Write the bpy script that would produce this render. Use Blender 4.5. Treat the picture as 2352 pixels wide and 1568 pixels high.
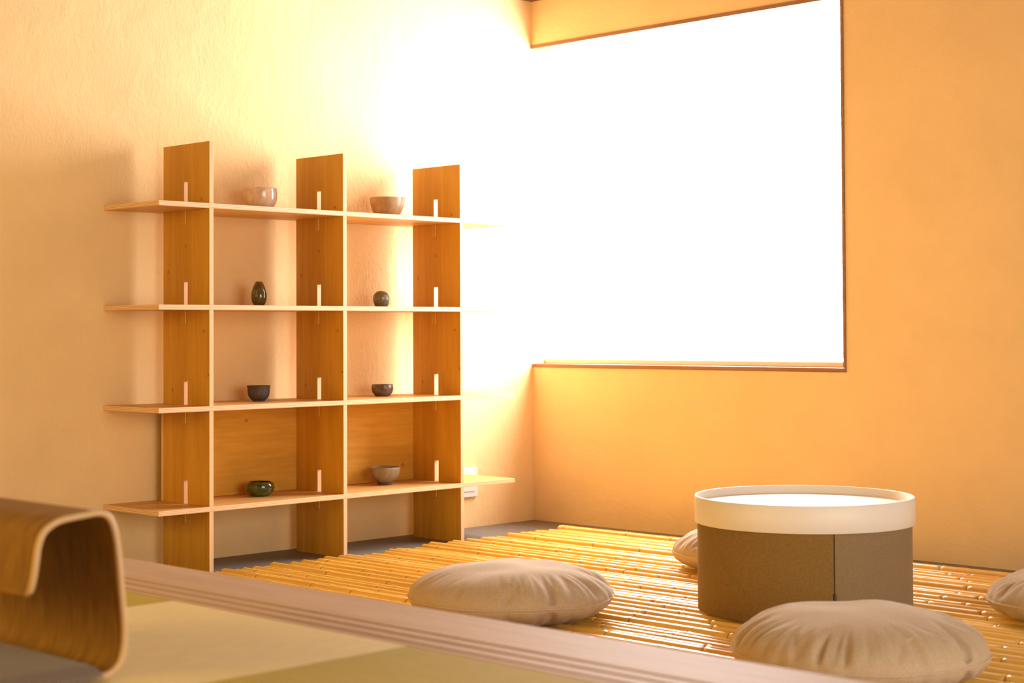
import bpy, bmesh, math, random
from math import sin, cos, pi, radians
from mathutils import Vector, Matrix, noise

for o in list(bpy.data.objects):
    bpy.data.objects.remove(o)
S = bpy.context.scene
COL = S.collection

# ------------------------------------------------------------------ camera
YAW, PITCH, ROLL = 0.778450, 0.024459, -0.004587
cam = bpy.data.cameras.new('camera')
camo = bpy.data.objects.new('camera', cam)
COL.objects.link(camo)
_r = Vector((cos(YAW), sin(YAW), 0)); _f = Vector((-sin(YAW), cos(YAW), 0)); _u = Vector((0, 0, 1))
_F = _f*cos(PITCH) + _u*sin(PITCH); _U = _u*cos(PITCH) - _f*sin(PITCH)
_R = _r*cos(ROLL) + _U*sin(ROLL); _U2 = -_r*sin(ROLL) + _U*cos(ROLL)
M = Matrix((_R, _U2, -_F)).transposed().to_4x4()
M.translation = Vector((5.1651, -5.3677, 0.8377))
camo.matrix_world = M
cam.sensor_fit = 'HORIZONTAL'; cam.sensor_width = 36.0
cam.lens = 3852.19*36/2352
cam.shift_y = -119.3/2352
cam.clip_start = 0.05
cam.dof.use_dof = True
cam.dof.focus_distance = 5.6
cam.dof.aperture_fstop = 4.0
S.camera = camo

# ------------------------------------------------------------------ world, lights, exposure
S.view_settings.view_transform = 'Standard'
S.view_settings.look = 'None'
S.view_settings.gamma = 1.0
S.view_settings.use_curve_mapping = False
S.view_settings.exposure = 0.0
w = bpy.data.worlds.new('sky'); S.world = w; w.use_nodes = True
w.node_tree.nodes['Background'].inputs[0].default_value = (1.0, 0.95, 0.88, 1)
w.node_tree.nodes['Background'].inputs[1].default_value = 4.0

def area(name, loc, direction, sx, sy, power, color):
    l = bpy.data.lights.new(name, 'AREA'); l.shape = 'RECTANGLE'; l.size = sx; l.size_y = sy
    l.energy = power; l.color = color
    o = bpy.data.objects.new(name, l); COL.objects.link(o)
    o.location = loc
    o.rotation_euler = Vector(direction).to_track_quat('-Z', 'Y').to_euler()
    o.visible_camera = True
    return o
WIN_P, SIDE_FILL_P = 182, 40
area('window_daylight', (0.84, 0.30, 1.40), (0, -1, 0), 1.66, 1.50, WIN_P, (1.0, 0.95, 0.98))
area('side_fill_light', (6.35, -3.0, 1.10), (-1, 0, 0), 2.6, 1.9, SIDE_FILL_P, (1.0, 0.95, 0.80))  # unseen fill light, added to brighten the room from the right
area('warm_fill_light', (1.6, -6.5, 1.5), (.15, 1, -.1), 2.0, 1.4, 60, (1.0, 0.70, 0.13))  # added warm fill floating near the back wall, not a fitting of the room

# ------------------------------------------------------------------ helpers
def tag(o, label=None, cat=None, group=None, kind=None):
    if label: o['label'] = label
    if cat: o['category'] = cat
    if group: o['group'] = group
    if kind: o['kind'] = kind
    return o
def empty(name, loc=(0, 0, 0)):
    o = bpy.data.objects.new(name, None); COL.objects.link(o); o.location = loc
    o.empty_display_size = .1
    return o
def link(name, bm, mats, parent=None, loc=(0, 0, 0), smooth=False, bevel=0):
    bmesh.ops.recalc_face_normals(bm, faces=bm.faces)
    me = bpy.data.meshes.new(name); bm.to_mesh(me); bm.free()
    if not isinstance(mats, (list, tuple)): mats = [mats]
    for m in mats: me.materials.append(m)
    if smooth:
        for p in me.polygons: p.use_smooth = True
    o = bpy.data.objects.new(name, me); COL.objects.link(o)
    o.location = loc
    if parent: o.parent = parent
    if bevel:
        b = o.modifiers.new('bevel', 'BEVEL'); b.width = bevel; b.segments = 2; b.limit_method = 'ANGLE'
        b.angle_limit = radians(40)
    return o
def box(bm, x0, x1, y0, y1, z0, z1, mi=0):
    v = [bm.verts.new((x, y, z)) for x in (x0, x1) for y in (y0, y1) for z in (z0, z1)]
    F = []
    for q in ((0, 1, 3, 2), (4, 6, 7, 5), (0, 4, 5, 1), (2, 3, 7, 6), (0, 2, 6, 4), (1, 5, 7, 3)):
        f = bm.faces.new([v[i] for i in q]); f.material_index = mi; F.append(f)
    return F
def plate(bm, us, vs, holes, t0, t1, axis):
    """solid plate on a grid of cells, some cells left out; axis = thickness axis"""
    def P(u, v, t):
        return {'y': (u, t, v), 'x': (t, u, v), 'z': (u, v, t)}[axis]
    cache = {}
    def V(i, j, k):
        key = (i, j, k)
        if key not in cache:
            cache[key] = bm.verts.new(P(us[i], vs[j], (t0, t1)[k]))
        return cache[key]
    n, m = len(us)-1, len(vs)-1
    solid = lambda i, j: 0 <= i < n and 0 <= j < m and (i, j) not in holes
    for i in range(n):
        for j in range(m):
            if not solid(i, j): continue
            bm.faces.new([V(i, j, 0), V(i+1, j, 0), V(i+1, j+1, 0), V(i, j+1, 0)])
            bm.faces.new([V(i, j, 1), V(i, j+1, 1), V(i+1, j+1, 1), V(i+1, j, 1)])
            for (a, b, di, dj) in (((i, j), (i+1, j), 0, -1), ((i, j+1), (i+1, j+1), 0, 1),
                                   ((i, j), (i, j+1), -1, 0), ((i+1, j), (i+1, j+1), 1, 0)):
                if not solid(i+di, j+dj):
                    bm.faces.new([V(*a, 0), V(*b, 0), V(*b, 1), V(*a, 1)])
def lathe(bm, prof, n=64, cx=0, cy=0, closed=False, mi=0):
    rings = []
    for (r, z) in prof:
        if r < 1e-6: rings.append([bm.verts.new((cx, cy, z))])
        else: rings.append([bm.verts.new((cx+r*cos(2*pi*k/n), cy+r*sin(2*pi*k/n), z)) for k in range(n)])
    for a, b in zip(rings[:-1], rings[1:]):
        for k in range(n):
            k2 = (k+1) % n
            if len(a) == 1 and len(b) == 1: continue
            if len(a) == 1: f = bm.faces.new([a[0], b[k], b[k2]])
            elif len(b) == 1: f = bm.faces.new([a[k], b[0], a[k2]])
            else: f = bm.faces.new([a[k], b[k], b[k2], a[k2]])
            f.material_index = mi

# ------------------------------------------------------------------ materials
def mat(name, color, rough=.6, spec=.5, coat=0.0, metal=0.0):
    m = bpy.data.materials.new(name); m.use_nodes = True
    b = m.node_tree.nodes['Principled BSDF']
    b.inputs['Base Color'].default_value = (*color, 1)
    b.inputs['Roughness'].default_value = rough
    b.inputs['Specular IOR Level'].default_value = spec
    b.inputs['Coat Weight'].default_value = coat
    b.inputs['Coat Roughness'].default_value = .08
    b.inputs['Metallic'].default_value = metal
    return m, m.node_tree, b
def coords(nt, scale=(1, 1, 1), kind='Object', rot=(0, 0, 0)):
    tc = nt.nodes.new('ShaderNodeTexCoord'); mp = nt.nodes.new('ShaderNodeMapping')
    mp.inputs['Scale'].default_value = scale; mp.inputs['Rotation'].default_value = rot
    nt.links.new(tc.outputs[kind], mp.inputs['Vector'])
    return mp.outputs[0]
def noise_tex(nt, vec, scale, detail=3, rough=.5, dist=0):
    n = nt.nodes.new('ShaderNodeTexNoise')
    n.inputs['Scale'].default_value = scale; n.inputs['Detail'].default_value = detail
    n.inputs['Roughness'].default_value = rough; n.inputs['Distortion'].default_value = dist
    nt.links.new(vec, n.inputs['Vector'])
    return n.outputs['Fac']
def ramp(nt, fac, stops):
    r = nt.nodes.new('ShaderNodeValToRGB')
    els = r.color_ramp.elements
    els[0].position, els[0].color = stops[0][0], (*stops[0][1], 1)
    els[1].position, els[1].color = stops[-1][0], (*stops[-1][1], 1)
    for p, c in stops[1:-1]:
        e = els.new(p); e.color = (*c, 1)
    nt.links.new(fac, r.inputs[0])
    return r.outputs[0]
def mixc(nt, fac, a, b, mode='MIX'):
    m = nt.nodes.new('ShaderNodeMix'); m.data_type = 'RGBA'; m.blend_type = mode
    for s, v in ((0, fac), (6, a), (7, b)):
        if hasattr(v, 'links') or isinstance(v, bpy.types.NodeSocket): nt.links.new(v, m.inputs[s])
        elif s == 0: m.inputs[0].default_value = v
        else: m.inputs[s].default_value = (*v, 1)
    return m.outputs[2]
def math_n(nt, op, a, b=None):
    m = nt.nodes.new('ShaderNodeMath'); m.operation = op
    for i, v in ((0, a), (1, b)):
        if v is None: continue
        if isinstance(v, bpy.types.NodeSocket): nt.links.new(v, m.inputs[i])
        else: m.inputs[i].default_value = v
    return m.outputs[0]
def bump(nt, b, h, strength=.3, dist=.01, prev=None):
    n = nt.nodes.new('ShaderNodeBump'); n.inputs['Strength'].default_value = strength
    n.inputs['Distance'].default_value = dist
    nt.links.new(h, n.inputs['Height'])
    if prev is not None: nt.links.new(prev, n.inputs['Normal'])
    nt.links.new(n.outputs[0], b.inputs['Normal'])
    return n.outputs[0]

def plaster(name, c):
    m, nt, b = mat(name, c, .85, .25)
    d = tuple(x*.93 for x in c); l = tuple(min(1, x*1.04) for x in c)
    v = coords(nt)
    col = ramp(nt, noise_tex(nt, v, 2.2, 5, .6), [(.3, d), (.7, l)])
    nt.links.new(col, b.inputs['Base Color'])
    v2 = coords(nt, (1, 1, .45))
    a = ramp(nt, noise_tex(nt, v2, 55, 4, .6, 1.2), [(.38, (0, 0, 0)), (.72, (1, 1, 1))])
    n1 = bump(nt, b, a, .2, .003)
    c2 = noise_tex(nt, v, 7, 4, .6, .6)
    bump(nt, b, c2, .2, .02, n1)
    return m
WALL = (.89, .645, .325)
M_wall = plaster('earth_plaster', WALL)
M_ceil = mat('dark_ceiling_boards', (.16, .09, .05), .7)[0]

def concrete():
    m, nt, b = mat('grey_floor_screed', (.30, .25, .19), .55, .4)
    col = ramp(nt, noise_tex(nt, coords(nt), 3, 5, .6), [(.3, (.155, .135, .11)), (.7, (.205, .175, .14))])
    nt.links.new(col, b.inputs['Base Color'])
    bump(nt, b, noise_tex(nt, coords(nt), 90, 3), .15, .002)
    return m
M_floor = concrete()

def wood(name, c_lo, c_hi, grain, rough=.5, scale=1.0, knots=False, coat=0.0, spec=.4):
    """grain = axis the fibres run along"""
    m, nt, b = mat(name, c_hi, rough, spec, coat)
    sc = {'x': (.7, 9, 9), 'y': (9, .7, 9), 'z': (9, 9, .7)}[grain]
    sc = tuple(s*scale for s in sc)
    v = coords(nt, sc)
    n = noise_tex(nt, v, 1.6, 6, .62, .8)
    sc2 = tuple(s*6 for s in sc)
    n2 = noise_tex(nt, coords(nt, sc2), 2.0, 3, .6, .2)
    f = math_n(nt, 'ADD', math_n(nt, 'MULTIPLY', n, .7), math_n(nt, 'MULTIPLY', n2, .3))
    col = ramp(nt, f, [(.32, c_lo), (.62, c_hi)])
    if knots:
        vo = nt.nodes.new('ShaderNodeTexVoronoi'); vo.inputs['Scale'].default_value = 4.6
        vo.voronoi_dimensions = '2D'
        sp_ = nt.nodes.new('ShaderNodeSeparateXYZ'); cb_ = nt.nodes.new('ShaderNodeCombineXYZ')
        nt.links.new(coords(nt, (1.0, .65, .8)), sp_.inputs[0])
        ia, ib = knots
        nt.links.new(sp_.outputs[ia], cb_.inputs[0]); nt.links.new(sp_.outputs[ib], cb_.inputs[1])
        nt.links.new(cb_.outputs[0], vo.inputs['Vector'])
        k = ramp(nt, vo.outputs['Distance'], [(.010, (1, 1, 1)), (.032, (0, 0, 0))])
        kk = nt.nodes.new('ShaderNodeRGBToBW'); nt.links.new(k, kk.inputs[0])
        col = mixc(nt, math_n(nt, 'MULTIPLY', kk.outputs[0], .6), col, tuple(x*.3 for x in c_lo))
    nt.links.new(col, b.inputs['Base Color'])
    bump(nt, b, n2, .08, .002)
    return m
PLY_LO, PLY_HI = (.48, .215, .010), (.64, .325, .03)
def ply_edge(name, axis):
    m, nt, b = mat(name, (.8, .5, .2), .6, .3)
    tc = nt.nodes.new('ShaderNodeTexCoord'); sx = nt.nodes.new('ShaderNodeSeparateXYZ')
    nt.links.new(tc.outputs['Object'], sx.inputs[0])
    q = math_n(nt, 'MULTIPLY', sx.outputs['XYZ'.index(axis)], 2*pi/.0051)
    s = math_n(nt, 'SINE', q)
    s = math_n(nt, 'ADD', math_n(nt, 'MULTIPLY', s, .5), .5)
    col = ramp(nt, s, [(.15, (.66, .38, .17)), (.45, (.84, .56, .33)), (1, (.90, .63, .42))])
    nt.links.new(col, b.inputs['Base Color'])
    return m
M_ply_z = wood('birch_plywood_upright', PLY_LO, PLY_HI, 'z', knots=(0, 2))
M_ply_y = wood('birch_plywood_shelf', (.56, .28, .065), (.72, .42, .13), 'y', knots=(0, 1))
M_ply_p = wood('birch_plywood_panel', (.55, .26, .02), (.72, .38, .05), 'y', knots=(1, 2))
M_edge_z = ply_edge('plywood_edge_of_shelf', 'Z')
M_edge_y = ply_edge('plywood_edge_of_upright', 'Y')
M_edge_x = ply_edge('plywood_edge_of_panel', 'X')
M_frame = wood('brown_window_frame_wood', (.26, .12, .05), (.36, .18, .08), 'x', .55)
M_sill = mat('pale_sill_paint', (.80, .66, .56), .5)[0]
M_deck = wood('oiled_platform_edge_wood', (.44, .28, .16), (.58, .385, .235), 'x', .62, scale=.8, spec=.15)
M_base = wood('platform_fascia_wood', (.36, .21, .12), (.46, .29, .17), 'x', .5)

def bamboo(name, c):
    m, nt, b = mat(name, c, .24, .6, .6)
    b.inputs['Coat Roughness'].default_value = .13
    n = noise_tex(nt, coords(nt, (.6, 5, 5)), 2.2, 3, .5)
    oi = nt.nodes.new('ShaderNodeObjectInfo')
    hi = tuple(min(1, x*1.15) for x in c); lo = tuple(x*.82 for x in c)
    col = ramp(nt, n, [(.3, lo), (.68, hi)])
    col = mixc(nt, math_n(nt, 'MULTIPLY', oi.outputs['Random'], .35), col, (c[0]*.85, c[1]*.78, c[2]*.6))
    nt.links.new(col, b.inputs['Base Color'])
    return m
M_bam = bamboo('golden_bamboo', (.92, .54, .11))
M_node = mat('bamboo_node_ring', (.36, .19, .05), .5)[0]
M_cut = mat('bamboo_cut_end', (.80, .55, .22), .6)[0]

def fabric(name, c, thread=900, rough=.9, bs=.25):
    m, nt, b = mat(name, c, rough, .15)
    b.inputs['Sheen Weight'].default_value = .15
    v = coords(nt, (1, 1, 1))
    n = noise_tex(nt, v, thread*.35, 2, .7)
    d = tuple(x*.86 for x in c); l = tuple(min(1, x*1.1) for x in c)
    col = ramp(nt, n, [(.35, d), (.65, l)])
    nt.links.new(col, b.inputs['Base Color'])
    bump(nt, b, n, bs, .0015)
    return m
M_linen = fabric('beige_linen', (.52, .39, .255))
M_seam = fabric('linen_piping', (.56, .43, .29))
M_drum = fabric('brown_woven_cover', (.25, .145, .04), 700)
M_drum2 = fabric('taupe_woven_cover', (.28, .19, .105), 700)
M_grey = fabric('grey_mauve_cloth', (.22, .16, .13))
M_white = mat('white_lacquer', (.88, .83, .76), .45, .4)[0]
M_black = mat('black_tab', (.02, .015, .01), .5)[0]
M_plastic = mat('white_plastic', (.85, .80, .76), .4)[0]

def tatami(name, c, ax):
    m, nt, b = mat(name, c, .75, .15)
    tc = nt.nodes.new('ShaderNodeTexCoord'); sx = nt.nodes.new('ShaderNodeSeparateXYZ')
    nt.links.new(tc.outputs['Object'], sx.inputs[0])
    s = math_n(nt, 'SINE', math_n(nt, 'MULTIPLY', sx.outputs[ax], 2*pi/.006))
    n = noise_tex(nt, coords(nt, (3, 40, 1) if ax else (40, 3, 1)), 4, 4, .6)
    d = tuple(x*.9 for x in c); l = tuple(min(1, x*1.08) for x in c)
    nt.links.new(ramp(nt, n, [(.3, d), (.7, l)]), b.inputs['Base Color'])
    bump(nt, b, s, .12, .0012)
    return m
M_tat_l = tatami('pale_green_tatami', (.80, .64, .29), 0)
M_tat_d = tatami('olive_green_tatami', (.49, .35, .03), 1)
M_tat_b = mat('tatami_core', (.4, .3, .12), .8)[0]

def rattan():
    m, nt, b = mat('woven_rattan', (.5, .26, .05), .55, .35)
    uv = nt.nodes.new('ShaderNodeUVMap')
    sx = nt.nodes.new('ShaderNodeSeparateXYZ'); nt.links.new(uv.outputs[0], sx.inputs[0])
    su = math_n(nt, 'SINE', math_n(nt, 'MULTIPLY', sx.outputs[0], 2*pi/.0056))
    sv = math_n(nt, 'SINE', math_n(nt, 'MULTIPLY', sx.outputs[1], 2*pi/.0035))
    wv = math_n(nt, 'MULTIPLY', su, sv)
    mp = nt.nodes.new('ShaderNodeMapping'); nt.links.new(uv.outputs[0], mp.inputs['Vector'])
    mp.inputs['Scale'].default_value = (150, 12, 1)
    n = noise_tex(nt, mp.outputs[0], 1.0, 3, .6)
    f = math_n(nt, 'ADD', math_n(nt, 'MULTIPLY', n, .9), math_n(nt, 'MULTIPLY', su, .10))
    col = ramp(nt, f, [(.3, (.20, .085, .008)), (.65, (.43, .215, .03))])
    nt.links.new(col, b.inputs['Base Color'])
    bump(nt, b, wv, .4, .002)
    return m
M_rattan = rattan()
M_cane = mat('rattan_rim_binding', (.68, .44, .22), .5)[0]

def glaze(name, c, c2, rough=.15, scale=18, coat=.6, thr=(.42, .62)):
    m, nt, b = mat(name, c, rough, .5, coat)
    n = noise_tex(nt, coords(nt, (1, 1, 1.6)), scale, 4, .65, .8)
    nt.links.new(ramp(nt, n, [(thr[0], c), (thr[1], c2)]), b.inputs['Base Color'])
    bump(nt, b, noise_tex(nt, coords(nt, (1, 1, 5)), 22, 2), .12, .003)
    return m

# ------------------------------------------------------------------ setting
def struct(name, bm, m, **k):
    return tag(link(name, bm, m, **k), kind='structure')
ZC = 2.302
RX, RY = 6.2, -6.6            # right wall, back wall
bm = bmesh.new(); box(bm, -.15, RX+.9, RY-.15, .15, -.1, 0); struct('floor', bm, M_floor)
bm = bmesh.new(); box(bm, -.15, RX+.15, RY-.15, .15, ZC, ZC+.1); struct('ceiling', bm, M_ceil)
bm = bmesh.new(); box(bm, -.15, 0, RY-.15, .31, 0, ZC+.3); struct('wall_left', bm, M_wall)
# window wall: opening from the corner to x=1.634, z .675 .. 2.107
bm = bmesh.new()
plate(bm, [0, 1.634, RX], [0, .675, 2.107, ZC], {(0, 1)}, 0, .15, 'y')
struct('wall_window', bm, M_wall)
# right wall with a wide opening added out of view for fill light
bm = bmesh.new()
plate(bm, [RY, -4.35, -1.65, 0], [0, .12, 2.08, ZC], {(1, 1)}, RX, RX+.12, 'x')
struct('wall_right', bm, M_wall)
bm = bmesh.new(); box(bm, 0, RX, RY-.15, RY, 0, ZC); struct('wall_back', bm, M_wall)

win = tag(empty('window_1', (0, 0, .675)), kind='structure')
def wpart(name, boxes, m, bev=.001):
    bm = bmesh.new()
    for b_ in boxes: box(bm, *b_)
    o = link(name, bm, m, parent=win, bevel=bev); o.location = (0, 0, -.675); return o
wpart('sill_board', [(0.0005, 1.6335, -.005, .145, .676, .691)], M_frame)
wpart('side_jamb', [(1.6215, 1.6335, -.005, .145, .6915, 2.0895)], M_frame)
wpart('head_board', [(0.0005, 1.6335, -.005, .145, 2.090, 2.1065)], M_frame)
wpart('bottom_rail', [(0.001, 1.621, .075, .10, .6915, .712)], M_sill, .003)
wpart('outer_ledge', [(0.001, 1.621, .12, .28, .66, .700)], M_sill, .002)
gm = bpy.data.materials.new('window_glass'); gm.use_nodes = True
gn = gm.node_tree; gn.nodes.remove(gn.nodes['Principled BSDF'])
t = gn.nodes.new('ShaderNodeBsdfTransparent'); g = gn.nodes.new('ShaderNodeBsdfGlossy'); g.inputs['Roughness'].default_value = .02
mx = gn.nodes.new('ShaderNodeMixShader'); mx.inputs[0].default_value = .05
gn.links.new(t.outputs[0], mx.inputs[1]); gn.links.new(g.outputs[0], mx.inputs[2])
gn.links.new(mx.outputs[0], gn.nodes['Material Output'].inputs[0])
wpart('glass_pane', [(0.001, 1.621, .085, .089, .7125, 2.0895)], gm, 0)

# outlet box low on the left wall, behind the lowest shelf's right end
ob = tag(empty('wall_outlet_box', (0, -.40, .13)), 'white box fixed low on the wall behind right end of lowest shelf', 'wall box')
bm = bmesh.new(); box(bm, 0.0003, .012, -.075, .044, 0, .125); link('cover', bm, M_plastic, parent=ob, bevel=.003)
bm = bmesh.new(); box(bm, 0.0123, .0155, -.055, .026, .025, .10); link('socket_plate', bm, M_plastic, parent=ob, bevel=.001)

# ------------------------------------------------------------------ shelf unit
XF, XU, XB = .3427, .0606, .0015
T = .0172
SZ = [1.2843, .9314, .5813, .2343]
YL, YR = -2.1758, -.4656
UY = [-1.9694, -1.3706, -.7701]
ZT = 1.5006
shelf = tag(empty('display_shelf', (0, (YL+YR)/2, 0)),
            'birch plywood open shelving unit with four shelves standing against the left wall', 'shelf')
def sp(name, bm, mats, loc, bevel=.0008):
    o = link(name, bm, mats, parent=shelf, bevel=bevel)
    o.location = Vector(loc) - shelf.location
    return o
def assign_edges(bm, axis, tol=.9):
    bm.normal_update()
    for f in bm.faces:
        if abs(f.normal['xyz'.index(axis)]) < tol: f.material_index = 1
for z in SZ:
    bm = bmesh.new()
    box(bm, XB, XF, -(YR-YL)/2, (YR-YL)/2, -T/2, T/2)
    assign_edges(bm, 'z')
    sp('shelf_board', bm, [M_ply_y, M_edge_z], (0, (YL+YR)/2, z-T/2))
zs = sorted(SZ)
for y in UY:
    bm = bmesh.new()
    us = [XU, .189, .211, XF-.001]
    vs = [0.0]; holes = set()
    for z in zs:
        vs += [z-T-.0002, z+.0002, z+.083]
    vs.append(ZT)
    for k in range(4):
        for i in range(3): holes.add((i, 1+3*k))
        holes.add((1, 2+3*k))
    plate(bm, us, vs, holes, -T/2, T/2, 'y')
    assign_edges(bm, 'y')
    sp('upright', bm, [M_ply_z, M_edge_y], (0, y+T/2, 0))
    for z in zs:                       # short wooden key under every shelf
        bm = bmesh.new()
        box(bm, -.011, .011, -T/2-.002, T/2+.002, -.046, 0)
        assign_edges(bm, 'y')
        sp('wooden_key', bm, [M_ply_z, M_edge_y], (.188, y+T/2, z-T-.0003), .001)
bm = bmesh.new(); box(bm, -.006, .006, UY[0]+1.37, UY[2]+T+1.37, SZ[3]+.001, SZ[2]-T-.001)
assign_edges(bm, 'x')
sp('back_panel', bm, [M_ply_p, M_edge_x], (XU-.0065, -1.37, 0))

# ------------------------------------------------------------------ pottery
def pot(name, label, cat, loc, prof, m, n=64, foot=None, mfoot=None, wob=0.0, seed=0):
    """prof is outside profile from base up and then the inside back down to the axis"""
    bm = bmesh.new(); lathe(bm, prof, n)
    if wob:
        for v in bm.verts:
            a = math.atan2(v.co.y, v.co.x); r = math.hypot(v.co.x, v.co.y)
            k = 1 + wob*noise.noise(Vector((cos(a)*1.3+seed, sin(a)*1.3, v.co.z*14)))
            v.co.x *= k; v.co.y *= k
            v.co.z += wob*.35*r*noise.noise(Vector((cos(a)*1.5, sin(a)*1.5+seed, 3.3)))*(1 if v.co.z > .02 else 0)
    o = link(name, bm, m, smooth=True)
    s = o.modifiers.new('sub', 'SUBSURF'); s.levels = 1; s.render_levels = 2
    o.location = loc
    tag(o, label, cat, 'pottery displayed on the plywood shelves')
    if foot:
        bm = bmesh.new(); lathe(bm, foot, n)
        f = link('foot_ring', bm, mfoot or m, parent=o, smooth=True)
    return o
def bowl_prof(outer, th=.004, floor_z=.008):
    p = [(0, outer[0][1])] + [(outer[0][0]*.97, outer[0][1])] + list(outer)
    top = outer[-1]
    p.append((top[0]-th*.5, top[1]+th*.25))
    for (r, z) in reversed(outer):
        if z < floor_z+.004: continue
        p.append((max(r-th, .002), z-.001 if (r, z) != top else z-.002))
    p.append((0, floor_z))
    return p
g_cream = glaze('cream_tan_glaze', (.66, .47, .31), (.78, .62, .46), .12, 14)
g_sand = glaze('sandy_brown_glaze', (.36, .23, .10), (.46, .31, .16), .42, 16, .15)
g_olive = glaze('olive_brown_glaze', (.055, .05, .012), (.14, .10, .025), .12, 26)
g_moss = glaze('moss_grey_glaze', (.10, .09, .035), (.20, .165, .085), .35, 20, .3)
g_slate = glaze('matt_slate_clay', (.060, .05, .042), (.10, .082, .066), .62, 18, 0)
g_iron = glaze('iron_brown_glaze', (.065, .04, .025), (.15, .10, .07), .38, 26, .2)
g_green = glaze('deep_green_glaze', (.012, .035, .006), (.085, .115, .012), .07, 30, 1.0, (.40, .66))
g_taupe = glaze('taupe_grey_glaze', (.24, .18, .10), (.32, .25, .155), .5, 14, .1)
g_darkfoot = mat('bare_dark_clay', (.10, .06, .035), .8)[0]
E2 = .0004
pot('tea_bowl', 'cream and tan glossy bowl on the top shelf, left bay', 'bowl', (.15, -1.6075, SZ[0]+E2),
    bowl_prof([(.032, 0), (.040, .004), (.052, .018), (.0595, .034), (.0625, .052), (.0625, .070), (.0615, .083)]), g_cream, wob=.03, seed=1)
pot('tea_bowl', 'wide sandy brown flared bowl on the top shelf, right bay', 'bowl', (.15, -.9852, SZ[0]+E2),
    bowl_prof([(.036, 0), (.042, .003), (.054, .018), (.063, .038), (.0685, .060), (.071, .081)]), g_sand, wob=.02, seed=4)
pot('bud_vase', 'small glossy olive brown egg-shaped vase on the second shelf', 'vase', (.15, -1.6135, SZ[1]+E2),
    [(0, 0), (.016, 0), (.0185, .002), (.0245, .012), (.0290, .027), (.0298, .040), (.0275, .055), (.0225, .070),
     (.0165, .084), (.0120, .0905), (.0110, .0915), (.0095, .0905), (.0085, .084), (.012, .07), (.012, .03), (0, .02)], g_olive)
o = pot('round_vase', 'small mossy grey round ribbed vase on the second shelf', 'vase', (.15, -1.017, SZ[1]+E2),
    [(0, 0), (.020, 0), (.0235, .002), (.0290, .012), (.0325, .024), (.0335, .034), (.0315, .046), (.0260, .056),
     (.0180, .0625), (.0100, .0650), (.0080, .0645), (.0070, .061), (.018, .05), (.02, .02), (0, .01)], g_moss)
# carved concentric grooves facing the room
nt = g_moss.node_tree; b = nt.nodes['Principled BSDF']
wv = nt.nodes.new('ShaderNodeTexWave'); wv.wave_type = 'RINGS'; wv.rings_direction = 'X'
wv.inputs['Scale'].default_value = 55; wv.inputs['Distortion'].default_value = .4
mp = nt.nodes.new('ShaderNodeMapping'); tc = nt.nodes.new('ShaderNodeTexCoord')
mp.inputs['Location'].default_value = (0, 0.0, -.034); mp.inputs['Rotation'].default_value = (0, 0, radians(40))
nt.links.new(tc.outputs['Object'], mp.inputs['Vector']); nt.links.new(mp.outputs[0], wv.inputs['Vector'])
bump(nt, b, wv.outputs['Fac'], .8, .002)
pot('tea_cup', 'dark slate matt cup with flared rim on the third shelf', 'cup', (.15, -1.6155, SZ[2]+.004),
    bowl_prof([(.022, 0), (.030, .004), (.0375, .014), (.0405, .027), (.0405, .040), (.0415, .047), (.0445, .054)], .0035, .007),
    g_slate, foot=[(0, -.0036), (.021, -.0036), (.023, -.002), (.023, .002), (0, .002)], mfoot=g_slate, wob=.02, seed=7)
pot('tea_cup', 'low iron-brown cup with rounded sides on the third shelf', 'cup', (.15, -1.0125, SZ[2]+E2),
    bowl_prof([(.026, 0), (.030, .003), (.0385, .012), (.0430, .024), (.0440, .033), (.0425, .041), (.0425, .046)], .0035, .006),
    g_iron, wob=.035, seed=9)
pot('tea_bowl', 'glossy deep green low bowl on the lowest shelf', 'bowl', (.16, -1.617, SZ[3]+E2),
    bowl_prof([(.034, 0), (.038, .003), (.0465, .010), (.0525, .022), (.0540, .034), (.0520, .044), (.0470, .0505), (.0440, .052)], .004, .007),
    g_green, wob=.02, seed=12)
pot('tea_bowl', 'taupe grey footed bowl on the lowest shelf', 'bowl', (.16, -1.010, SZ[3]+.009),
    bowl_prof([(.024, 0), (.034, .004), (.0465, .015), (.0550, .029), (.0590, .043), (.0600, .054), (.0595, .060)], .004, .008),
    g_taupe, foot=[(0, -.0085), (.0275, -.0085), (.0300, -.0065), (.0285, .002), (0, .002)], mfoot=g_darkfoot, wob=.015, seed=15)

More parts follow.
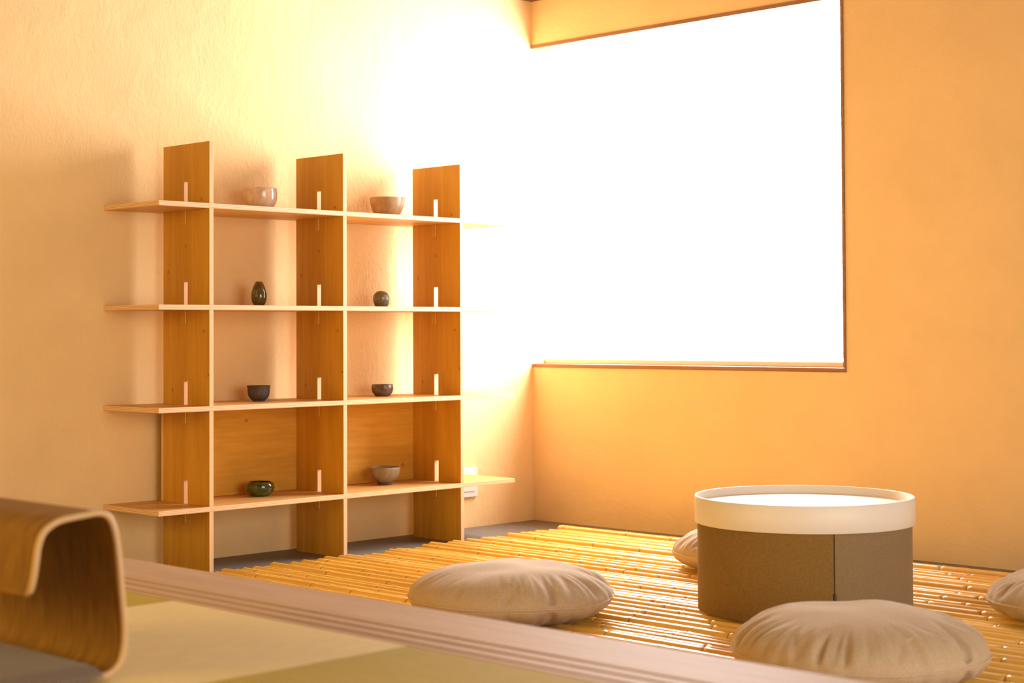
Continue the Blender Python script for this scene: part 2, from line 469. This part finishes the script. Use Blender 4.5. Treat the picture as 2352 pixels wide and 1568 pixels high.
# ------------------------------------------------------------------ bamboo floor mat
rnd = random.Random(5)
matr = tag(empty('bamboo_floor_mat', (.5, -1.7, 0)),
           'golden bamboo pole mat covering the grey floor under the table and cushions', 'floor mat')
def pole(yc, r, x0, x1, slant):
    bm = bmesh.new(); n = 12
    stations = []          # (x, radius, kind)
    nx = x0 + rnd.uniform(.03, .32)
    nodes = []
    while nx < x1-.03:
        nodes.append(nx); nx += rnd.uniform(.19, .36)
    xs = [(x0, r*.93, 0), (x0+.006, r, 0)]
    for q in nodes:
        xs += [(q-.016, r*.98, 0), (q-.005, r*1.04, 0), (q-.002, r*.95, 1), (q+.002, r*.95, 0), (q+.0055, r*1.07, 0), (q+.018, r*.98, 0)]
    xs += [(x1-.006, r, 0), (x1, r*.93, 0)]
    xs = [s for s in xs if x0 <= s[0] <= x1]
    xs.sort(key=lambda s: s[0])
    sd = rnd.uniform(0, 50)
    rings = []
    for (x, rr, k) in xs:
        dy = .003*noise.noise(Vector((x*1.1, sd, 0)))
        rings.append(([bm.verts.new((x, yc+dy+rr*cos(2*pi*i/n), r*1.13+rr*sin(2*pi*i/n))) for i in range(n)], k))
    for (a, ka), (b_, kb) in zip(rings[:-1], rings[1:]):
        for i in range(n):
            f = bm.faces.new([a[i], b_[i], b_[(i+1) % n], a[(i+1) % n]]); f.smooth = True
            f.material_index = 1 if ka == 1 else 0
    f = bm.faces.new(rings[0][0]); f.material_index = 2
    f = bm.faces.new(list(reversed(rings[-1][0]))); f.material_index = 2
    o = link('bamboo_pole', bm, [M_bam, M_node, M_cut], parent=matr)
    o.location = -matr.location
    return o
y = -.262
cnt = 0
while y > -3.10:
    r = rnd.choice([.0130, .0145, .0155, .0165, .0170, .0180, .0195])*rnd.uniform(.96, 1.04)
    yc = y - r*1.2
    x0 = .478 + rnd.uniform(-.022, .022)
    if rnd.random() < .18:      # some rows are two shorter poles laid end to end
        xm = rnd.uniform(1.4, 3.2)
        pole(yc, r, x0, xm, 0); pole(yc, r*.96, xm+.004, 4.6, 0); cnt += 2
    else:
        pole(yc, r, x0, 4.6+rnd.uniform(-.03, .03), 0); cnt += 1
    y = yc - r*1.2

# ------------------------------------------------------------------ cushions
def cushion(name, label, loc, R, hz, seed, rotz=0, tilt=(0, 0), wr=1.0):
    root = tag(empty(name, loc), label, 'cushion', 'round linen floor cushions around the table')
    N, K = 256, 72
    rs = random.Random(seed)
    ph = rs.uniform(0, 100)
    folds = [(rs.uniform(0, 2*pi), rs.uniform(.025, .075), rs.uniform(.3, 1.0), rs.uniform(-.8, .8)) for _ in range(24)]
    def rim(a):
        return R*(1 + .018*noise.noise(Vector((cos(a)*1.6+ph, sin(a)*1.6, 0))) + .008*noise.noise(Vector((cos(a)*9+ph, sin(a)*9, 5))))
    def hgt(a, q, top):
        # q: 0 centre .. 1 rim
        base = (1-q**2.7)**.5 if q < 1 else 0
        h = hz*base
        big = .10*hz*noise.noise(Vector((cos(a)*q*2.2+ph, sin(a)*q*2.2, 2)))*(1-q**4)
        e = 0
        for (fa, fw, fs, sk) in folds:
            d = (a - fa - sk*(1-q) + pi) % (2*pi) - pi
            e += fs*math.exp(-(d/fw)**2)
        fine = noise.noise(Vector((cos(a)*11+ph, sin(a)*11, q*1.3)))
        mask = max(0, (q-.55)/.45)**1.3 * (1 - max(0, (q-.93)/.07)**2)
        h += big - wr*.015*e*mask*(.8 if top else .5) + wr*.016*(.25-abs(fine))*mask
        return h if top else -h*.80
    bm = bmesh.new()
    def ring(q, top):
        L = []
        for i in range(N):
            a = 2*pi*i/N; rr = rim(a)
            pull = 1 - .02*wr*max(0, noise.noise(Vector((cos(a)*10+ph, sin(a)*10, 9))))*(q > .8)
            z = hgt(a, q, top) + sz(a)*q*q
            L.append(bm.verts.new((rr*q*pull*cos(a), rr*q*pull*sin(a), z)))
        return L
    def sz(a): return .006*noise.noise(Vector((cos(a)*1.2+ph, sin(a)*1.2, 7)))
    qs = [sin(pi/2*(k+1)/K) for k in range(K)]
    qs[-1] = 1.0
    tops = [ring(q, True) for q in qs]; bots = [ring(q, False) for q in qs[:-1]] + [None]
    bots[-1] = tops[-1]
    ct = bm.verts.new((0, 0, hgt(0, 0, True))); cb = bm.verts.new((0, 0, hgt(0, 0, False)))
    for L, c in ((tops, ct), (bots, cb)):
        for i in range(N):
            bm.faces.new([c, L[0][i], L[0][(i+1) % N]])
        for A, B in zip(L[:-1], L[1:]):
            for i in range(N):
                bm.faces.new([A[i], B[i], B[(i+1) % N], A[(i+1) % N]])
    zmin = min(v.co.z for v in bm.verts)
    flat = zmin*.80
    for v in bm.verts:
        if v.co.z < flat: v.co.z = flat
    zr = [(t.co.copy()) for t in tops[-1]]
    o = link('cushion_cover', bm, M_linen, parent=root, smooth=True)
    o.location = (0, 0, -flat)
    bm = bmesh.new(); rr = .0028; n = 8; rings = []
    for i, c in enumerate(zr):
        a = 2*pi*i/N; d = Vector((cos(a), sin(a), 0))
        rings.append([bm.verts.new(c + d*(rr*cos(2*pi*k/n)+.0008) + Vector((0, 0, rr*sin(2*pi*k/n)))) for k in range(n)])
    for i in range(N):
        A, B = rings[i], rings[(i+1) % N]
        for k in range(n):
            bm.faces.new([A[k], B[k], B[(k+1) % n], A[(k+1) % n]])
    s = link('seam', bm, M_seam, parent=root, smooth=True); s.location = (0, 0, -flat)
    root.rotation_euler = (radians(tilt[0]), radians(tilt[1]), rotz)
    return root
PZ = .036
cushion('floor_cushion', 'round beige linen cushion alone left of the drum table, beside the platform edge', (1.832, -1.995, PZ), .288, .088, 3, .4)
cushion('floor_cushion', 'round beige linen cushion in front of the drum table, nearest and most wrinkled', (3.011, -2.053, PZ), .292, .098, 8, 1.9, wr=1.35)
cushion('floor_cushion', 'round beige linen cushion mostly hidden behind the drum table\'s left side', (1.785, -.773, PZ), .282, .088, 13, 2.7)
cushion('floor_cushion', 'round beige linen cushion cut off by the right edge of the photo', (3.053, -.950, PZ), .285, .084, 21, 0.3)

# ------------------------------------------------------------------ drum table
TX, TY = 2.368, -1.342
tb = tag(empty('drum_table', (TX, TY, PZ+.002)), 'round drum table with white tray top and brown fabric-covered base', 'table')
TB = .3046
def arc_shell(a0, a1, r0, r1, z0, z1, n=96):
    bm = bmesh.new(); A = []
    for i in range(n+1):
        a = a0+(a1-a0)*i/n
        A.append([bm.verts.new((r*cos(a), r*sin(a), z)) for (r, z) in ((r1, z0), (r1, z1), (r0, z1), (r0, z0))])
    for p_, q_ in zip(A[:-1], A[1:]):
        for k in range(4):
            bm.faces.new([p_[k], q_[k], q_[(k+1) % 4], p_[(k+1) % 4]])
    bm.faces.new(A[0]); bm.faces.new(list(reversed(A[-1])))
    return bm
H0 = .248                       # base height
# seam azimuth: the camera looks from azimuth -55.2 deg; the seam stands a little to its right
cam_az = math.atan2(-5.3677-TY, 5.1651-TX)
seam = cam_az + math.asin(64/244)
bm = arc_shell(seam-pi*1.22, seam-.004, TB-.012, TB, 0, H0); link('fabric_cover', bm, M_drum, parent=tb, smooth=False, bevel=.002)
bm = arc_shell(seam+.004, seam+pi*.78, TB-.012, TB-.0015, 0, H0); link('fabric_panel', bm, M_drum2, parent=tb, bevel=.002)['label'] = 'lighter taupe fabric panel right of the seam'
for nm in ('fabric_cover', 'fabric_panel'):
    for p_ in bpy.data.objects[nm].data.polygons: p_.use_smooth = abs(p_.normal.z) < .5
bm = bmesh.new(); lathe(bm, [(0, .003), (TB-.014, .003), (TB-.014, H0-.002), (0, H0-.002)], 96); link('inner_drum', bm, M_drum, parent=tb)
bm = bmesh.new(); box(bm, TB-.004, TB+.0035, -.0035, .0035, .062, .088)
o = link('black_tab', bm, M_black, parent=tb, bevel=.001); o.rotation_euler = (0, 0, seam); o['label'] = 'small black tab on the seam'
RT, TH = .312, .0755
bm = bmesh.new()
lathe(bm, [(0, 0), (RT-.0015, 0), (RT, .0015), (RT, TH-.002), (RT-.002, TH), (RT-.005, TH), (RT-.007, TH-.002), (RT-.008, TH-.020), (RT-.012, TH-.024), (0, TH-.024)], 160)
o = link('tray_top', bm, M_white, parent=tb, smooth=True); o.location = (0, 0, H0+.0005)
o.data.polygons.foreach_set('use_smooth', [abs(p_.normal.z) < .9 for p_ in o.data.polygons])

# ------------------------------------------------------------------ raised tatami platform
ZP, YP, YI = .300, -3.158, -3.4393
pl = tag(empty('tatami_platform', (3.0, YP, 0)), 'low wooden platform in the foreground with grooved edge board', 'platform')
def pp(name, bm, m, bevel=0):
    o = link(name, bm, m, parent=pl, bevel=bevel); o.location = -pl.location; return o
bm = bmesh.new()
prof = [(YP, ZP-.045), (YP, ZP)]
for g_ in (-3.3358, -3.3768, -3.4185):
    prof += [(g_+.0050, ZP), (g_+.0042, ZP-.007), (g_-.0042, ZP-.007), (g_-.0050, ZP)]
prof += [(YI, ZP), (YI, ZP-.045)]
A = [bm.verts.new((.002, a, b_)) for a, b_ in prof]; B = [bm.verts.new((RX-.002, a, b_)) for a, b_ in prof]
for i in range(len(prof)):
    j = (i+1) % len(prof); bm.faces.new([A[i], B[i], B[j], A[j]])
bm.faces.new(A); bm.faces.new(list(reversed(B)))
pp('edge_board', bm, M_deck, .0012)
bm = bmesh.new(); box(bm, .002, RX-.002, RY+.002, YP-.02, .001, ZP-.046); pp('base', bm, M_base)
bm = bmesh.new(); box(bm, .002, RX-.002, RY+.002, -4.852, ZP-.0455, ZP-.002); pp('rear_decking', bm, M_deck)
xe = [.004, .19, .895, 1.60, 2.305, 3.01, 3.715, 4.42, 5.125, 5.83, RX-.003]
lab = {3: 'olive tatami mat, small piece showing beside the platform edge behind the chair',
       4: 'pale tatami mat right of the rattan chair',
       5: 'olive tatami mat at the bottom centre of the photo'}
for i in range(len(xe)-1):
    bm = bmesh.new()
    box(bm, -(xe[i+1]-xe[i])/2+.0006, (xe[i+1]-xe[i])/2-.0006, -.705, .705, -.044, 0)
    light = i % 2 == 0
    o = link('tatami_mat', bm, M_tat_l if light else M_tat_d, bevel=.0015)
    o.location = ((xe[i]+xe[i+1])/2, YI-.0006-.705, ZP-.0005)
    tag(o, lab.get(i, ('pale' if light else 'olive') + ' tatami mat on the platform outside the photo, ' + ['against the left wall', 'second from the left wall', 'third from the left wall', '', '', '', 'fourth from the right wall', 'third from the right wall', 'second from the right wall', 'against the right wall'][i]), 'tatami mat', 'edgeless tatami mats on the platform')

# ------------------------------------------------------------------ legless rattan chair
XC = 2.879
pr = [(-4.47, .330), (-4.40, .312), (-4.25, .306), (-4.05, .3055), (-3.975, .3045), (-3.949, .3055), (-3.933, .311), (-3.921, .323), (-3.915, .345), (-3.914, .376), (-3.918, .417),
      (-3.922, .458), (-3.926, .496), (-3.931, .524), (-3.938, .543), (-3.948, .554), (-3.963, .558), (-3.984, .5565), (-4.006, .5545),
      (-4.025, .552), (-4.042, .546), (-4.056, .535), (-4.064, .517), (-4.068, .493), (-4.071, .468), (-4.073, .442)]
def catmull(P, k=6):
    out = []
    for i in range(len(P)-1):
        p0 = P[max(i-1, 0)]; p1 = P[i]; p2 = P[i+1]; p3 = P[min(i+2, len(P)-1)]
        for s in range(k):
            t_ = s/k
            out.append(tuple(.5*((2*p1[d]) + (-p0[d]+p2[d])*t_ + (2*p0[d]-5*p1[d]+4*p2[d]-p3[d])*t_**2 + (-p0[d]+3*p1[d]-3*p2[d]+p3[d])*t_**3) for d in (0, 1)))
    out.append(P[-1]); return out
cp = catmull(pr, 5)
CW = .46                       # width of the chair, away from the camera
ch = tag(empty('rattan_floor_chair', (XC-CW/2, -4.1, ZP)), 'legless woven rattan chair with rolled-over back on the tatami, far left', 'chair')
bm = bmesh.new(); uvl = bm.loops.layers.uv.new('UVMap')
TK = .0035; NX = 24
ln = [0]
for a, b_ in zip(cp[:-1], cp[1:]): ln.append(ln[-1]+math.hypot(b_[0]-a[0], b_[1]-a[1]))
nrm = []
for i in range(len(cp)):
    a = cp[max(i-1, 0)]; b_ = cp[min(i+1, len(cp)-1)]
    d = Vector((b_[0]-a[0], b_[1]-a[1])).normalized(); nrm.append((-d.y, d.x))
def inset(i):                  # rounded corners of the hanging flap end
    s = ln[-1]-ln[i]; R_ = .05
    return R_ - math.sqrt(max(0, R_*R_-(R_-s)**2)) if s < R_ else 0
G = []
for sgn in (1, -1):
    rows = []
    for i, (yy, zz) in enumerate(cp):
        ins = inset(i)*.35
        row = []
        for j in range(NX+1):
            x = XC - .006 - ins*(1 if j < NX/2 else 1) - (CW-.012-2*ins)*j/NX
            row.append(bm.verts.new((x, yy+nrm[i][0]*TK*sgn, zz+nrm[i][1]*TK*sgn)))
        rows.append(row)
    G.append(rows)
def quad(vs, uvs):
    f = bm.faces.new(vs); f.smooth = True
    for l, uv in zip(f.loops, uvs): l[uvl].uv = uv
for rows in G:
    for i in range(len(cp)-1):
        for j in range(NX):
            x0, x1 = CW*j/NX, CW*(j+1)/NX
            quad([rows[i][j], rows[i+1][j], rows[i+1][j+1], rows[i][j+1]], [(x0, ln[i]), (x0, ln[i+1]), (x1, ln[i+1]), (x1, ln[i])])
for i in range(len(cp)-1):
    for j in (0, NX):
        quad([G[0][i][j], G[0][i+1][j], G[1][i+1][j], G[1][i][j]], [(0, ln[i]), (0, ln[i+1]), (0, ln[i+1]), (0, ln[i])])
for i in (0, len(cp)-1):
    for j in range(NX):
        quad([G[0][i][j], G[0][i][j+1], G[1][i][j+1], G[1][i][j]], [(0, 0)]*4)
o = link('woven_shell', bm, M_rattan, parent=ch); o.location = -ch.location
def tube(bm, pts, r, n=10):
    rings = []
    for i, p_ in enumerate(pts):
        d = (Vector(pts[min(i+1, len(pts)-1)])-Vector(pts[max(i-1, 0)])).normalized()
        a = d.cross(Vector((.31, .2, .93))).normalized(); b_ = d.cross(a)
        rings.append([bm.verts.new(Vector(p_)+a*r*cos(2*pi*k/n)+b_*r*sin(2*pi*k/n)) for k in range(n)])
    for A_, B_ in zip(rings[:-1], rings[1:]):
        for k in range(n): bm.faces.new([A_[k], B_[k], B_[(k+1) % n], A_[(k+1) % n]])
    bm.faces.new(rings[0]); bm.faces.new(list(reversed(rings[-1])))
def rim_tube(side, r):
    bm = bmesh.new(); n = 12; rings = []
    for i, (yy, zz) in enumerate(cp):
        ins = inset(i)*.35
        x = XC-.005-ins if side else XC-CW+.005+ins
        c = Vector((x, yy, max(zz, ZP+r+.0005))); N_ = Vector((0, nrm[i][0], nrm[i][1]))
        rings.append([bm.verts.new(c + Vector((1, 0, 0))*r*cos(2*pi*k/n)*1.1 + N_*r*sin(2*pi*k/n)) for k in range(n)])
    for A_, B_ in zip(rings[:-1], rings[1:]):
        for k in range(n): bm.faces.new([A_[k], B_[k], B_[(k+1) % n], A_[(k+1) % n]])
    bm.faces.new(rings[0]); bm.faces.new(list(reversed(rings[-1])))
    return bm
for side in (1, 0):
    o = link('rim', rim_tube(side, .0052), M_cane, parent=ch, smooth=True); o.location = -ch.location
bm = bmesh.new(); ye, ze = cp[-1]; ins = inset(len(cp)-1)*.35
tube(bm, [(XC-.005-ins-(CW-.01-2*ins)*k/12, ye, ze) for k in range(13)], .0045)
o = link('flap_edge', bm, M_rattan, parent=ch, smooth=True); o.location = -ch.location

# grey seat cushion lying in the chair
gc = empty('seat_pad', (XC-.21, -4.165, ZP+.0115))
tag(gc, 'thin grey cloth seat pad lying in the rattan chair', 'cushion')
bm = bmesh.new()
nx_, ny_ = 40, 40; wx, wy, hh = .235, .208, .0065
def padz(u, v, s):
    e = max(abs(u), abs(v)); c = (1-e**14)**.5 if e < 1 else 0
    return s*hh*c + .0012*noise.noise(Vector((u*3, v*3, s)))*c
L2 = []
for s_ in (1, -1):
    L2.append([[bm.verts.new((wx*u*(1-.03*v**6), wy*v*(1-.03*u**6), hh+padz(u, v, s_)))
                for v in [(-1+2*j/ny_) for j in range(ny_+1)]] for u in [(-1+2*i/nx_) for i in range(nx_+1)]])
for R_ in L2:
    for i in range(nx_):
        for j in range(ny_):
            bm.faces.new([R_[i][j], R_[i+1][j], R_[i+1][j+1], R_[i][j+1]])
bmesh.ops.remove_doubles(bm, verts=bm.verts, dist=1e-5)
for v in bm.verts:
    if v.co.x > .200: v.co.z -= .0085*min(1, (v.co.x-.200)/.02)
o = link('pad_cover', bm, M_grey, parent=gc, smooth=True)
bpy.context.view_layer.update()
